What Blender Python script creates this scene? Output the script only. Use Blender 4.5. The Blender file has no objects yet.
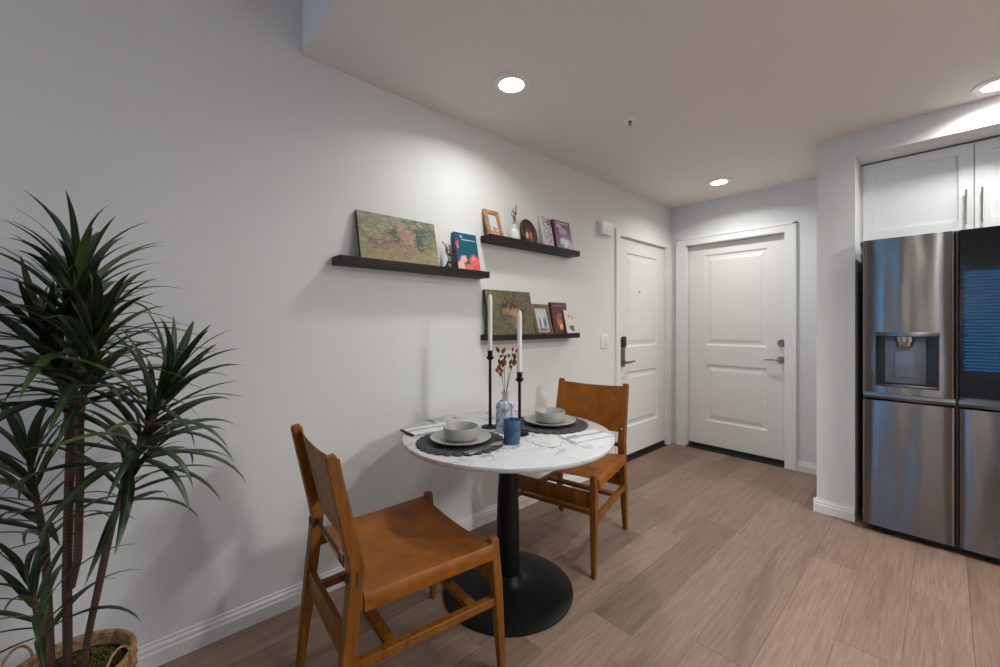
import bpy, bmesh, math, random
from mathutils import Vector, Matrix
random.seed(7)
PI = math.pi
scene = bpy.context.scene
COL = scene.collection

# ------------------------------------------------------------------ camera
F_PX, CYP, YAW = 404.35, 324.1, 0.8347
cam_d = bpy.data.cameras.new('camera'); cam = bpy.data.objects.new('camera', cam_d); COL.objects.link(cam)
cam_d.sensor_width = 36.0; cam_d.sensor_fit = 'HORIZONTAL'; cam_d.lens = F_PX / 1000 * 36.0
cam_d.shift_y = -(333.5 - CYP) / 1000.0
cam_d.clip_start = 0.02
cam.location = (1.9316, -4.167, 1.2389); cam.rotation_euler = (PI / 2, 0, YAW)
scene.camera = cam
# ------------------------------------------------------------------ world, exposure
w = bpy.data.worlds.new('dusk_sky'); scene.world = w; w.use_nodes = True
bg = w.node_tree.nodes['Background']; bg.inputs[0].default_value = (0.17, 0.52, 1.0, 1); bg.inputs[1].default_value = 4.2
vs = scene.view_settings
vs.view_transform = 'Standard'; vs.look = 'None'; vs.gamma = 1.0; vs.use_curve_mapping = False; vs.exposure = 0.0
LAMP_W = 8.0           # each ceiling downlight
FILL_W = 80.0      # flat panel added out of view as fill light
LAMP_C = (.955, .99, .955)

# ------------------------------------------------------------------ materials
def lin(c):
    return tuple((v / 12.92 if v <= .04045 else ((v + .055) / 1.055) ** 2.4) for v in c)
def rgb(r, g, b): return lin((r / 255, g / 255, b / 255)) + (1.0,)
class NT:
    def __init__(s, name):
        s.m = bpy.data.materials.new(name); s.m.use_nodes = True
        s.t = s.m.node_tree; s.b = s.t.nodes['Principled BSDF']
    def n(s, kind, **kw):
        nd = s.t.nodes.new(kind)
        for k, v in kw.items(): setattr(nd, k, v)
        return nd
    def l(s, a, b): s.t.links.new(a, b)
    def val(s, sock, v):
        if hasattr(v, 'is_output'): s.l(v, sock)
        else: sock.default_value = v
    def math(s, op, a, b=None, c=None, clamp=False):
        nd = s.n('ShaderNodeMath', operation=op, use_clamp=clamp)
        s.val(nd.inputs[0], a)
        if b is not None: s.val(nd.inputs[1], b)
        if c is not None: s.val(nd.inputs[2], c)
        return nd.outputs[0]
    def mix(s, f, a, b):
        nd = s.n('ShaderNodeMix', data_type='RGBA')
        s.val(nd.inputs[0], f); s.val(nd.inputs[6], a); s.val(nd.inputs[7], b)
        return nd.outputs[2]
    def sm(s, v, lo, hi):
        nd = s.n('ShaderNodeMapRange', interpolation_type='SMOOTHSTEP')
        s.val(nd.inputs[0], v); s.val(nd.inputs[1], lo); s.val(nd.inputs[2], hi)
        return nd.outputs[0]
    def coord(s, which='Object', scale=(1, 1, 1), off=None):
        tc = s.n('ShaderNodeTexCoord'); mp = s.n('ShaderNodeMapping')
        s.l(tc.outputs[which], mp.inputs[0]); mp.inputs[3].default_value = scale
        if off is not None: s.val(mp.inputs[1], off)
        return mp.outputs[0]
    def noise(s, co, scale=5, detail=3, rough=.5, dist=0, col=False):
        nd = s.n('ShaderNodeTexNoise'); s.l(co, nd.inputs['Vector'])
        nd.inputs['Scale'].default_value = scale; nd.inputs['Detail'].default_value = detail
        nd.inputs['Roughness'].default_value = rough; nd.inputs['Distortion'].default_value = dist
        return nd.outputs['Color' if col else 'Fac']
    def ramp(s, f, stops):
        nd = s.n('ShaderNodeValToRGB'); s.l(f, nd.inputs[0]); e = nd.color_ramp.elements
        while len(e) < len(stops): e.new(.5)
        for el, (p, c) in zip(e, stops): el.position = p; el.color = c
        return nd.outputs[0]
    def bump(s, h, strength=.2, dist=.01):
        nd = s.n('ShaderNodeBump'); s.l(h, nd.inputs['Height'])
        nd.inputs['Strength'].default_value = strength; nd.inputs['Distance'].default_value = dist
        s.l(nd.outputs[0], s.b.inputs['Normal']); return nd
    def set(s, color=None, rough=None, metal=None, spec=None, **kw):
        if color is not None: s.val(s.b.inputs['Base Color'], color)
        if rough is not None: s.val(s.b.inputs['Roughness'], rough)
        if metal is not None: s.b.inputs['Metallic'].default_value = metal
        if spec is not None: s.b.inputs['Specular IOR Level'].default_value = spec
        for k, v in kw.items(): s.val(s.b.inputs[k], v)
        return s.m
def plain(name, c, rough=.5, metal=0, var=.06, scale=30, bump=0, spec=.5):
    t = NT(name); co = t.coord()
    n = t.noise(co, scale, 3)
    c2 = tuple(max(0, v * (1 - var * 2)) for v in c[:3]) + (1,); c1 = tuple(min(1, v * (1 + var)) for v in c[:3]) + (1,)
    t.set(t.ramp(n, [(.3, c2), (.7, c1)]), rough, metal, spec)
    if bump: t.bump(t.noise(co, scale * 3, 2), bump, .004)
    return t.m
def wall_mat(name, c, bumps=.25):
    t = NT(name); co = t.coord()
    h = t.math('ADD', t.sm(t.noise(co, 90, 3, .5), .35, .7), t.math('MULTIPLY', t.noise(co, 220, 2), .4))
    t.set(t.mix(t.noise(co, 2, 2), tuple(v * .985 for v in c[:3]) + (1,), c), .75, 0, .3)
    t.bump(h, bumps, .004)
    return t.m
M = {}
M['wall'] = wall_mat('orange_peel_wall_paint', rgb(226, 225, 224), .07)
M['ceil'] = wall_mat('ceiling_paint', rgb(230, 224, 219), .06)
M['trim'] = plain('white_trim_paint', rgb(232, 230, 228), .35, 0, .01, 4)
M['door'] = plain('white_door_paint', rgb(228, 225, 222), .4, 0, .01, 4)
M['cabinet'] = plain('white_cabinet_paint', rgb(232, 232, 232), .4, 0, .01, 4)
M['black'] = plain('black_powder_coat', rgb(12, 12, 13), .42, 0, .05, 40, spec=.25)
M['rubber'] = plain('dark_threshold', rgb(28, 26, 25), .5)
M['ledge'] = plain('dark_stained_ledge', rgb(31, 28, 27), .5, 0, .12, 14, spec=.3)
M['nickel'] = plain('brushed_nickel', rgb(168, 160, 152), .3, 1, .04, 60)
M['bronze'] = plain('bronze_metal', rgb(150, 132, 118), .35, 1, .05, 60)
M['white_plastic'] = plain('white_plastic', rgb(232, 232, 230), .4, 0, .01, 8)
M['dark_plastic'] = plain('dark_plastic', rgb(44, 42, 42), .4)
M['wax'] = plain('white_wax', rgb(240, 236, 226), .5, 0, .015, 12)
M['stone_ware'] = plain('pale_grey_stoneware', rgb(166, 164, 159), .38, 0, .05, 90)
M['steel_cutlery'] = plain('polished_steel', rgb(230, 230, 230), .32, 1, .02, 20)
M['paper'] = plain('page_paper', rgb(232, 226, 212), .8, 0, .04, 60)
M['gold_wood'] = plain('gilded_wood', rgb(176, 132, 92), .4, 0, .25, 40)
M['dark_wood'] = plain('dark_walnut', rgb(72, 44, 32), .4, 0, .2, 30)
M['olive_wood'] = plain('antique_gold_frame', rgb(112, 88, 48), .45, 0, .25, 40)
M['canvas_edge'] = plain('dark_canvas_edge', rgb(52, 54, 40), .8)
M['mat_board'] = plain('mat_board', rgb(222, 212, 200), .8)
M['sprig'] = plain('dried_sprig', rgb(142, 76, 44), .8, 0, .25, 80)
M['sprig_stem'] = plain('dried_stem', rgb(150, 108, 74), .8)
M['olive_sprig'] = plain('olive_dried_sprig', rgb(122, 98, 60), .8, 0, .3, 80)
M['red_sprig'] = plain('red_dried_sprig', rgb(128, 62, 62), .8, 0, .3, 80)
M['soil'] = plain('dark_soil', rgb(40, 34, 22), .9)
M['emit'] = None
t = NT('lamp_diffuser'); t.set((1, 1, 1, 1), .5); t.b.inputs['Emission Color'].default_value = (1, .97, .93, 1); t.b.inputs['Emission Strength'].default_value = 14; M['emit'] = t.m
t = NT('fill_panel_diffuser'); t.set((1, 1, 1, 1), .5); t.b.inputs['Emission Color'].default_value = (1, .98, .96, 1); t.b.inputs['Emission Strength'].default_value = 8; M['emit_fill'] = t.m  # glow of the added fill panel
# wood of chairs
def wood(name, a, b, c, rough=.42, stretch=(30, 30, 3)):
    t = NT(name); co = t.coord('Object', stretch)
    n = t.noise(co, 1.6, 5, .6, .6); n2 = t.noise(t.coord(), 6, 2)
    t.set(t.mix(t.math('MULTIPLY', n2, .35), t.ramp(n, [(.25, a), (.5, b), (.78, c)]), a), rough)
    t.b.inputs['Specular IOR Level'].default_value = .3; t.bump(n, .08, .002); return t.m
M['oak'] = wood('honey_oak', rgb(86, 48, 12), rgb(130, 78, 22), rgb(154, 98, 34))
t = NT('saddle_leather'); co = t.coord()
n = t.noise(co, 9, 5, .65, .4)
t.set(t.ramp(n, [(.22, rgb(102, 52, 5)), (.5, rgb(138, 78, 12)), (.8, rgb(160, 96, 22))]), t.math('MULTIPLY_ADD', t.noise(co, 14, 3), .22, .38), 0, .3)
t.bump(t.noise(co, 220, 2), .12, .002); M['leather'] = t.m
M['strap'] = plain('dark_strap_leather', rgb(66, 44, 32), .5)
# floor planks
t = NT('greige_oak_plank'); oi = t.n('ShaderNodeObjectInfo')
offv = t.n('ShaderNodeCombineXYZ'); t.l(t.math('MULTIPLY', oi.outputs['Random'], 37), offv.inputs[0]); t.l(t.math('MULTIPLY', oi.outputs['Random'], 91), offv.inputs[1])
co = t.coord('Object', (1, 1, 1), offv.outputs[0])
mp = t.n('ShaderNodeMapping'); t.l(co, mp.inputs[0]); mp.inputs[3].default_value = (52, 2.6, 1)
g = t.noise(mp.outputs[0], 1.7, 6, .62, .9)
mp2 = t.n('ShaderNodeMapping'); t.l(co, mp2.inputs[0]); mp2.inputs[3].default_value = (120, 3, 1)
g2 = t.noise(mp2.outputs[0], 1, 3, .6)
mp3 = t.n('ShaderNodeMapping'); t.l(co, mp3.inputs[0]); mp3.inputs[3].default_value = (7, .9, 1)
g3 = t.noise(mp3.outputs[0], 1.0, 3, .5, 1.4)
base = t.ramp(g, [(.25, rgb(120, 96, 84)), (.5, rgb(142, 117, 103)), (.75, rgb(158, 134, 119))])
base = t.mix(t.math('MULTIPLY', t.sm(g3, .5, .72), .45), base, rgb(100, 78, 67))
base = t.mix(t.math('MULTIPLY', t.sm(g2, .52, .75), .28), base, rgb(92, 72, 62))
tone = t.ramp(oi.outputs['Random'], [(0, (.74, .72, .70, 1)), (.35, (.92, .90, .88, 1)), (.7, (1.0, 1.0, .99, 1)), (1, (1.16, 1.17, 1.17, 1))])
mx = t.n('ShaderNodeMix', data_type='RGBA', blend_type='MULTIPLY'); mx.inputs[0].default_value = 1
t.l(base, mx.inputs[6]); t.l(tone, mx.inputs[7])
t.set(mx.outputs[2], t.math('MULTIPLY_ADD', g, .15, .42), 0, .4); t.bump(g2, .08, .002); M['plank'] = t.m
M['subfloor'] = plain('dark_subfloor', rgb(60, 50, 44), .9)
# marble
t = NT('white_marble'); co = t.coord()
wv = t.noise(co, 3.2, 4, .55, 0, True)
vm = t.n('ShaderNodeVectorMath', operation='MULTIPLY_ADD'); t.l(wv, vm.inputs[0]); vm.inputs[1].default_value = (.5, .5, .5); t.l(co, vm.inputs[2])
n1 = t.noise(vm.outputs[0], 2.6, 4, .55)
v1 = t.sm(t.math('ABSOLUTE', t.math('SUBTRACT', n1, .5)), .022, 0.0)
n2 = t.noise(vm.outputs[0], 6.5, 3, .5); v2 = t.sm(t.math('ABSOLUTE', t.math('SUBTRACT', n2, .5)), .02, 0.0)
msk = t.sm(t.noise(co, 4.5, 2), .42, .62)
c = t.mix(t.math('MULTIPLY', v1, t.math('MULTIPLY_ADD', msk, .7, .3)), rgb(212, 212, 213), rgb(62, 60, 62))
c = t.mix(t.math('MULTIPLY', t.math('MULTIPLY', v2, msk), .75), c, rgb(120, 112, 106))
c = t.mix(t.math('MULTIPLY', t.sm(t.noise(co, 3, 3), .5, .75), .25), c, rgb(176, 176, 178))
t.set(c, .16, 0, .5); M['marble'] = t.m
# placemat
t = NT('charcoal_braided_jute'); co = t.coord(); n = t.noise(co, 120, 3)
t.set(t.ramp(n, [(.3, rgb(28, 28, 32)), (.7, rgb(80, 79, 87))]), .85); t.bump(n, .6, .004); M['jute'] = t.m
# blue patterned vase
t = NT('blue_white_patterned_ceramic'); co = t.coord()
n = t.noise(co, 46, 3, .6, 1.2); n2 = t.noise(co, 20, 2)
t.set(t.mix(t.math('MULTIPLY', t.sm(n, .5, .56), .85), rgb(206, 212, 222), t.mix(n2, rgb(46, 62, 106), rgb(120, 142, 178))), .18); M['vase'] = t.m
t = NT('blue_glazed_ceramic'); co = t.coord()
t.set(t.ramp(t.noise(co, 26, 3), [(.3, rgb(34, 64, 92)), (.7, rgb(66, 106, 140))]), .25); M['blue'] = t.m
t = NT('frosted_white_bottle'); t.set(rgb(214, 216, 214), .2); M['bottle'] = t.m
# brushed steel
def steel(name, c, rough, wav):
    t = NT(name); co = t.coord()
    br = t.noise(t.coord('Object', (2, 2, 400)), 1, 3)
    t.set(c, t.math('MULTIPLY_ADD', br, .05, rough), 1.0)
    t.b.inputs['Anisotropic'].default_value = .97; t.b.inputs['Anisotropic Rotation'].default_value = .25
    tg = t.n('ShaderNodeTangent', direction_type='RADIAL', axis='Z'); t.l(tg.outputs[0], t.b.inputs['Tangent'])
    h = t.noise(t.coord('Object', (7, 1, 1.6)), 1.0, 1)
    if wav: t.bump(h, wav, .02)
    return t.m
M['steel'] = steel('brushed_dark_steel', rgb(124, 119, 116), .23, .36)
M['steel_trim'] = steel('grey_steel_trim', rgb(120, 120, 122), .3, 0)
t = NT('black_mirror_glass'); t.set(rgb(60, 64, 70), .03, 1.0); M['black_glass'] = t.m
M['dispenser'] = plain('dispenser_grey', rgb(110, 116, 124), .35, .3)
M['fridge_case'] = plain('dark_grey_case', rgb(38, 38, 40), .5)
# glass
t = NT('window_glass'); t.set((1, 1, 1, 1), .02, 0, .5); t.b.inputs['Transmission Weight'].default_value = 1.0; t.b.inputs['IOR'].default_value = 1.05; M['glass'] = t.m
M['picture_glass'] = None
# leaves
t = NT('dracaena_leaf'); oi = t.n('ShaderNodeObjectInfo'); co = t.coord('Generated')
sp = t.n('ShaderNodeSeparateXYZ'); t.l(co, sp.inputs[0])
c = t.ramp(oi.outputs['Random'], [(0, rgb(20, 32, 20)), (.55, rgb(36, 52, 32)), (.9, rgb(58, 78, 44)), (1, rgb(100, 118, 62))])
mid = t.sm(t.math('ABSOLUTE', t.math('SUBTRACT', sp.outputs[1], .5)), .12, .02)
c = t.mix(t.math('MULTIPLY', mid, .35), c, rgb(92, 116, 62))
t.set(c, .38, 0, .5); M['leaf'] = t.m
t = NT('ringed_cane_bark'); co = t.coord(); wv = t.n('ShaderNodeTexWave', wave_type='BANDS', bands_direction='Z'); t.l(co, wv.inputs[0]); wv.inputs['Scale'].default_value = 34; wv.inputs['Distortion'].default_value = 3
t.set(t.mix(wv.outputs[1], rgb(64, 44, 36), rgb(96, 68, 54)), .75); t.bump(wv.outputs[1], .2, .003); M['bark'] = t.m
t = NT('woven_seagrass'); co = t.coord(); n = t.noise(co, 70, 3)
t.set(t.ramp(n, [(.3, rgb(128, 92, 60)), (.7, rgb(190, 152, 112))]), .8); M['seagrass'] = t.m
M['moss'] = plain('moss', rgb(96, 92, 42), .95, 0, .4, 60)

def art(name, base_stops, blobs, bscale=5, warp=.12, rough=.6, titles=(), speckle=None, daub=.15):
    """flat print: noise ground plus soft daubs (u, v, ru, rv, colour); titles = (v0, v1, u0, u1, colour) rows of small marks"""
    t = NT(name); tc = t.n('ShaderNodeTexCoord'); sp = t.n('ShaderNodeSeparateXYZ'); t.l(tc.outputs['Generated'], sp.inputs[0])
    cb = t.n('ShaderNodeCombineXYZ'); t.l(sp.outputs[0], cb.inputs[0]); t.l(sp.outputs[2], cb.inputs[1]); uv = cb.outputs[0]
    c = t.ramp(t.noise(uv, bscale, 5, .6, .6), base_stops)
    wn = t.noise(uv, bscale * 2.2, 4, .6, 0, True)
    vm = t.n('ShaderNodeVectorMath', operation='MULTIPLY_ADD'); t.l(wn, vm.inputs[0]); vm.inputs[1].default_value = (warp * 2,) * 3
    sub = t.n('ShaderNodeVectorMath', operation='SUBTRACT'); t.l(uv, sub.inputs[0]); sub.inputs[1].default_value = (warp, warp, warp); t.l(sub.outputs[0], vm.inputs[2])
    ws = t.n('ShaderNodeSeparateXYZ'); t.l(vm.outputs[0], ws.inputs[0])
    vo = t.n('ShaderNodeTexVoronoi'); t.l(vm.outputs[0], vo.inputs['Vector']); vo.inputs['Scale'].default_value = bscale * 3.2
    vsep = t.n('ShaderNodeSeparateXYZ'); t.l(vo.outputs['Color'], vsep.inputs[0])
    for (u, v, ru, rv, col) in blobs:
        du = t.math('DIVIDE', t.math('SUBTRACT', ws.outputs[0], u), ru); dv = t.math('DIVIDE', t.math('SUBTRACT', ws.outputs[1], v), rv)
        d = t.math('SQRT', t.math('ADD', t.math('MULTIPLY', du, du), t.math('MULTIPLY', dv, dv)))
        d = t.math('ADD', d, t.math('MULTIPLY_ADD', vsep.outputs[0], 1.1 * daub, -.5 * daub)); c = t.mix(t.sm(d, 1.0, .62), c, col)
    if daub:
        c = t.mix(t.math('MULTIPLY', t.sm(vsep.outputs[1], .6, .9), .28 * daub), c, tuple(q * .35 for q in base_stops[0][1][:3]) + (1,))
        c = t.mix(t.math('MULTIPLY', t.sm(vsep.outputs[2], .7, .95), .30 * daub), c, tuple(min(1, q * 1.7) for q in base_stops[-1][1][:3]) + (1,))
    if speckle:
        c = t.mix(t.sm(t.noise(uv, speckle[0], 2), speckle[2], speckle[2] + .04), c, speckle[1])
    for (v0, v1, u0, u1, col) in titles:
        ins = t.math('MULTIPLY', t.math('MULTIPLY', t.math('GREATER_THAN', sp.outputs[2], v0), t.math('LESS_THAN', sp.outputs[2], v1)),
                     t.math('MULTIPLY', t.math('GREATER_THAN', sp.outputs[0], u0), t.math('LESS_THAN', sp.outputs[0], u1)))
        c = t.mix(t.math('MULTIPLY', ins, t.sm(t.noise(uv, 55, 2), .45, .5)), c, col)
    t.set(c, rough); return t.m

# ------------------------------------------------------------------ mesh helpers
class MB:
    def __init__(s): s.v = []; s.f = []; s.M = Matrix.Identity(4)
    def add(s, vs, fs):
        o = len(s.v); s.v += [tuple(s.M @ Vector(p)) for p in vs]; s.f += [tuple(i + o for i in f) for f in fs]; return s
    def box(s, x0, x1, y0, y1, z0, z1, b=0):
        if x1 < x0: x0, x1 = x1, x0
        if y1 < y0: y0, y1 = y1, y0
        if z1 < z0: z0, z1 = z1, z0
        bm = bmesh.new(); bmesh.ops.create_cube(bm, size=1)
        for v in bm.verts: v.co = Vector(((x0 + x1) / 2 + v.co.x * (x1 - x0), (y0 + y1) / 2 + v.co.y * (y1 - y0), (z0 + z1) / 2 + v.co.z * (z1 - z0)))
        if b: bmesh.ops.bevel(bm, geom=bm.edges[:] , offset=b, segments=2, affect='EDGES', profile=.6)
        bm.verts.index_update()
        s.add([v.co[:] for v in bm.verts], [[v.index for v in f.verts] for f in bm.faces]); bm.free(); return s
    def lathe(s, prof, c=(0, 0, 0), n=32):
        vs = []; fs = []; rings = []
        for (r, z) in prof:
            if r < 1e-6: rings.append([len(vs)]); vs.append((c[0], c[1], c[2] + z))
            else:
                rings.append(list(range(len(vs), len(vs) + n)))
                vs += [(c[0] + r * math.cos(2 * PI * k / n), c[1] + r * math.sin(2 * PI * k / n), c[2] + z) for k in range(n)]
        for a, b in zip(rings, rings[1:]):
            for k in range(n):
                k2 = (k + 1) % n
                if len(a) == 1 and len(b) == 1: continue
                if len(a) == 1: fs.append((a[0], b[k2], b[k]))
                elif len(b) == 1: fs.append((a[k], a[k2], b[0]))
                else: fs.append((a[k], a[k2], b[k2], b[k]))
        return s.add(vs, fs)
    def tube(s, pts, r, n=8, cap=True, square=False, up=None):
        pts = [Vector(p) for p in pts]; rs = r if isinstance(r, (list, tuple)) else [r] * len(pts)
        vs = []; fs = []; prev = None
        for i, p in enumerate(pts):
            d = (pts[min(i + 1, len(pts) - 1)] - pts[max(i - 1, 0)]).normalized()
            if prev is None:
                ref = Vector(up) if up else (Vector((0, 0, 1)) if abs(d.z) < .9 else Vector((1, 0, 0)))
                a = (ref - d * ref.dot(d)).normalized()
            else: a = (prev - d * prev.dot(d)).normalized()
            prev = a; b = d.cross(a)
            for k in range(n):
                th = 2 * PI * (k + (.5 if square else 0)) / n
                vs.append(tuple(p + (a * math.cos(th) + b * math.sin(th)) * rs[i] * (1.41421 if square else 1)))
        for i in range(len(pts) - 1):
            for k in range(n): fs.append((i * n + k, i * n + (k + 1) % n, (i + 1) * n + (k + 1) % n, (i + 1) * n + k))
        if cap: fs.append(tuple(range(n))[::-1]); fs.append(tuple(range((len(pts) - 1) * n, len(pts) * n)))
        return s.add(vs, fs)
    def prism(s, poly, axis, a, b):
        """poly in the two other axes, extruded along axis from a to b"""
        def P(q, t):
            if axis == 0: return (t, q[0], q[1])
            if axis == 1: return (q[0], t, q[1])
            return (q[0], q[1], t)
        n = len(poly); vs = [P(q, a) for q in poly] + [P(q, b) for q in poly]
        fs = [(i, (i + 1) % n, n + (i + 1) % n, n + i) for i in range(n)] + [tuple(range(n))[::-1], tuple(range(n, 2 * n))]
        return s.add(vs, fs)
    def mesh(s, name, mat, smooth=35):
        me = bpy.data.meshes.new(name); me.from_pydata(s.v, [], s.f)
        bm = bmesh.new(); bm.from_mesh(me); bmesh.ops.recalc_face_normals(bm, faces=bm.faces[:]); bm.to_mesh(me); bm.free()
        me.materials.append(mat)
        if smooth:
            me.polygons.foreach_set('use_smooth', [True] * len(me.polygons)); me.set_sharp_from_angle(angle=math.radians(smooth))
        me.update(); return me
def obj(name, mb, mat, parent=None, loc=None, rot=None, bevel=0, smooth=35, label=None):
    me = mb.mesh(name, mat, smooth) if isinstance(mb, MB) else mb
    o = bpy.data.objects.new(name, me); COL.objects.link(o)
    if loc is not None: o.location = loc
    if rot is not None: o.rotation_euler = rot
    if parent is not None: o.parent = parent
    if label: o['label'] = label
    if bevel:
        md = o.modifiers.new('soft_edges', 'BEVEL'); md.width = bevel; md.segments = 2; md.limit_method = 'ANGLE'; md.angle_limit = math.radians(40)
    return o
def tag(o, label, cat, group=None):
    o['label'] = label; o['category'] = cat
    if group: o['group'] = group
    return o
def thing(name, label, cat, loc=(0, 0, 0), rot=(0, 0, 0), group=None):
    o = bpy.data.objects.new(name, None); COL.objects.link(o); o.location = loc; o.rotation_euler = rot; o.empty_display_size = .05
    return tag(o, label, cat, group)
def struct(o): o['kind'] = 'structure'; return o
def copy_tree(o, parent=None):
    c = o.copy(); COL.objects.link(c)
    if parent is not None: c.parent = parent
    for ch in list(o.children): copy_tree(ch, c)
    return c

# ------------------------------------------------------------------ the room
XR, YB, ZC, ZU = 6.2, -7.2, 2.44, 2.75
YED = -3.6095            # edge of the lowered ceiling
XC, YC, XN0, XN1, ZS = 1.3546, -0.811, 1.547, 2.56, 2.291   # column, niche
floor = struct(obj('floor', MB().box(-.15, XR + .15, YB - .15, .15, -.06, -.008), M['subfloor']))
PW, PL = .182, 1.22
pm = {}
def plank_mesh(wd, ln):
    k = (round(wd, 3), round(ln, 2))
    if k not in pm:
        g, b, h = .0003, .0009, 0.0
        x, y = wd / 2 - g, ln / 2 - g
        m = MB(); vs = [(-x, -y, -.008), (x, -y, -.008), (x, y, -.008), (-x, y, -.008), (-x, -y, h - b), (x, -y, h - b), (x, y, h - b), (-x, y, h - b), (-x + b, -y + b, h), (x - b, -y + b, h), (x - b, y - b, h), (-x + b, y - b, h)]
        fs = [(3, 2, 1, 0)] + [(i + r, (i + 1) % 4 + r, (i + 1) % 4 + r + 4, i + r + 4) for r in (0, 4) for i in range(4)] + [(8, 9, 10, 11)]
        m.add(vs, fs); pm[k] = m.mesh('plank', M['plank'], 0)
    return pm[k]
x = 0.0; row = 0; rr = random.Random(3)
while x < XR - .01:
    wd = min(PW, XR - x); y = YB; off = round(rr.choice([.2, .36, .52, .68, .84, 1.0, 1.12]), 2); first = True
    while y < -.01:
        ln = min(off if first else PL, -y); first = False
        if ln > .02: obj('plank', plank_mesh(wd, ln), None, floor, (x + wd / 2, y + ln / 2, 0))
        y += ln
    x += wd; row += 1

# doors' openings
D1Y0, D1Y1, D1Z = -1.002, -.128, 2.015     # left wall door
D2X0, D2X1, D2Z = .160, .992, 2.03         # entry door in the back wall
wl = MB().box(-.15, 0, YB, D1Y0 - .02, 0, ZU).box(-.15, 0, D1Y1 + .02, .15, 0, ZU).box(-.15, 0, D1Y0 - .02, D1Y1 + .02, D1Z + .02, ZU)
struct(obj('wall_left', wl, M['wall'], smooth=0))
wb = MB().box(0, D2X0 - .02, 0, .15, 0, ZU).box(D2X1 + .02, XR, 0, .15, 0, ZU).box(D2X0 - .02, D2X1 + .02, 0, .15, D2Z + .02, ZU)
struct(obj('wall_back', wb, M['wall'], smooth=0))
wk = MB().prism([(XC, 0), (XN0, 0), (XN0, ZS), (XN1, ZS), (XN1, 0), (XR, 0), (XR, ZC), (XC, ZC)], 1, YC, -.595).box(XC, XN0, -.595, 0, 0, ZC).box(XN1, XR, -.595, 0, 0, ZC)
struct(obj('wall_kitchen', wk, M['wall'], smooth=0))
struct(obj('wall_right', MB().box(XR, XR + .15, YB, 0, 0, ZU), M['wall'], smooth=0))
# rear wall with two windows behind the camera
WINS = [(.50, 1.26, .03, 2.15), (2.08, 2.66, .45, 2.12)]
wr = MB()
xs = [0, WINS[0][0], WINS[0][1], WINS[1][0], WINS[1][1], XR]
for i in (0, 2, 4): wr.box(xs[i], xs[i + 1], YB - .15, YB, 0, ZU)
for (a, b, c, d) in WINS: wr.box(a, b, YB - .15, YB, 0, c); wr.box(a, b, YB - .15, YB, d, ZU)
struct(obj('wall_rear', wr, M['wall'], smooth=0))
for k, (a, b, c, d) in enumerate(WINS):
    f = .045; m = MB().box(a, a + f, YB - .12, YB - .05, c, d).box(b - f, b, YB - .12, YB - .05, c, d).box(a + f, b - f, YB - .12, YB - .05, c, c + f).box(a + f, b - f, YB - .12, YB - .05, d - f, d)
    wo = struct(obj('window_%d' % (k + 1), m, M['trim'], smooth=0))
    obj('pane', MB().box(a + f, b - f, YB - .09, YB - .084, c + f, d - f), M['glass'], wo, smooth=0)
    if k == 1:
        sl = MB().box(a + .02, b - .02, -.022, .022, -.0015, .0015).mesh('slat', M['white_plastic'], 0)
        z = c + .06
        while z < d - .05: obj('slat', sl, None, wo, (0, YB - .025, z), (math.radians(42), 0, 0)); z += .05
struct(obj('ceiling', MB().box(0, XR, YED, .0, ZC, ZU + .1), M['ceil'], smooth=0))
struct(obj('ceiling_upper', MB().box(0, XR, YB, YED, ZU, ZU + .1), M['ceil'], smooth=0))
# baseboards
BP = [(0, 0), (.016, 0), (.016, .052), (.012, .058), (.012, .070), (.006, .078), (.006, .086), (0, .088)]
def bb(name, kind, pos, a, b):
    m = MB()
    if kind == 'x+': m.prism([(pos + q[0], q[1]) for q in BP], 1, a, b)      # on a wall facing +x, runs along y
    if kind == 'x-': m.prism([(pos - q[0], q[1]) for q in BP], 1, a, b)
    if kind == 'y-': m.prism([(pos - q[0], q[1]) for q in BP], 0, a, b)
    return m
def bbo(name, *parts):
    m = MB()
    for q in parts:
        p = bb(name, *q); m.add(p.v, p.f)
    return struct(obj(name, m, M['trim'], smooth=20))
bbo('baseboard_left', ('x+', 0, YB, -1.072))
bbo('baseboard_back', ('y-', 0, 1.072, XC))
bbo('baseboard_kitchen', ('x-', XC, YC, -.016), ('y-', YC, XC - .016, XN0 + .0))
bbo('baseboard_right', ('x-', XR, YB, YC))

# ------------------------------------------------------------------ doors
def door_panel_mesh(u0, u1, v0, v1):
    """raised panel in a recess, local x = width, z = height, y = outwards (negative), recess bottom at y=.012"""
    def ring(i, y): return [(u0 + i, y, v0 + i), (u1 - i, y, v0 + i), (u1 - i, y, v1 - i), (u0 + i, y, v1 - i)]
    R = [ring(0, 0), ring(.012, .011), ring(.032, .011), ring(.062, .003)]
    vs = sum(R, []); fs = []
    for k in range(3):
        for i in range(4): fs.append((k * 4 + i, k * 4 + (i + 1) % 4, (k + 1) * 4 + (i + 1) % 4, (k + 1) * 4 + i))
    fs.append((12, 13, 14, 15)); return MB().add(vs, fs)
def make_door(name, wd, zb, zt, panels, loc, rz):
    m = MB(); T = .044
    u0, u1 = panels[0][0], panels[0][1]
    m.box(0, u0, 0, T, zb, zt).box(u1, wd, 0, T, zb, zt)
    zs = [zb] + sorted(sum([[q[2], q[3]] for q in panels], [])) + [zt]
    for i in range(0, len(zs), 2): m.box(u0, u1, 0, T, zs[i], zs[i + 1])
    for q in panels: m.box(u0, u1, .02, T, q[2], q[3])
    d = struct(obj(name, m, M['door'], None, loc, (0, 0, rz), smooth=0))
    for q in panels: obj('panel', door_panel_mesh(*q), M['door'], d, smooth=0)
    return d
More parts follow.
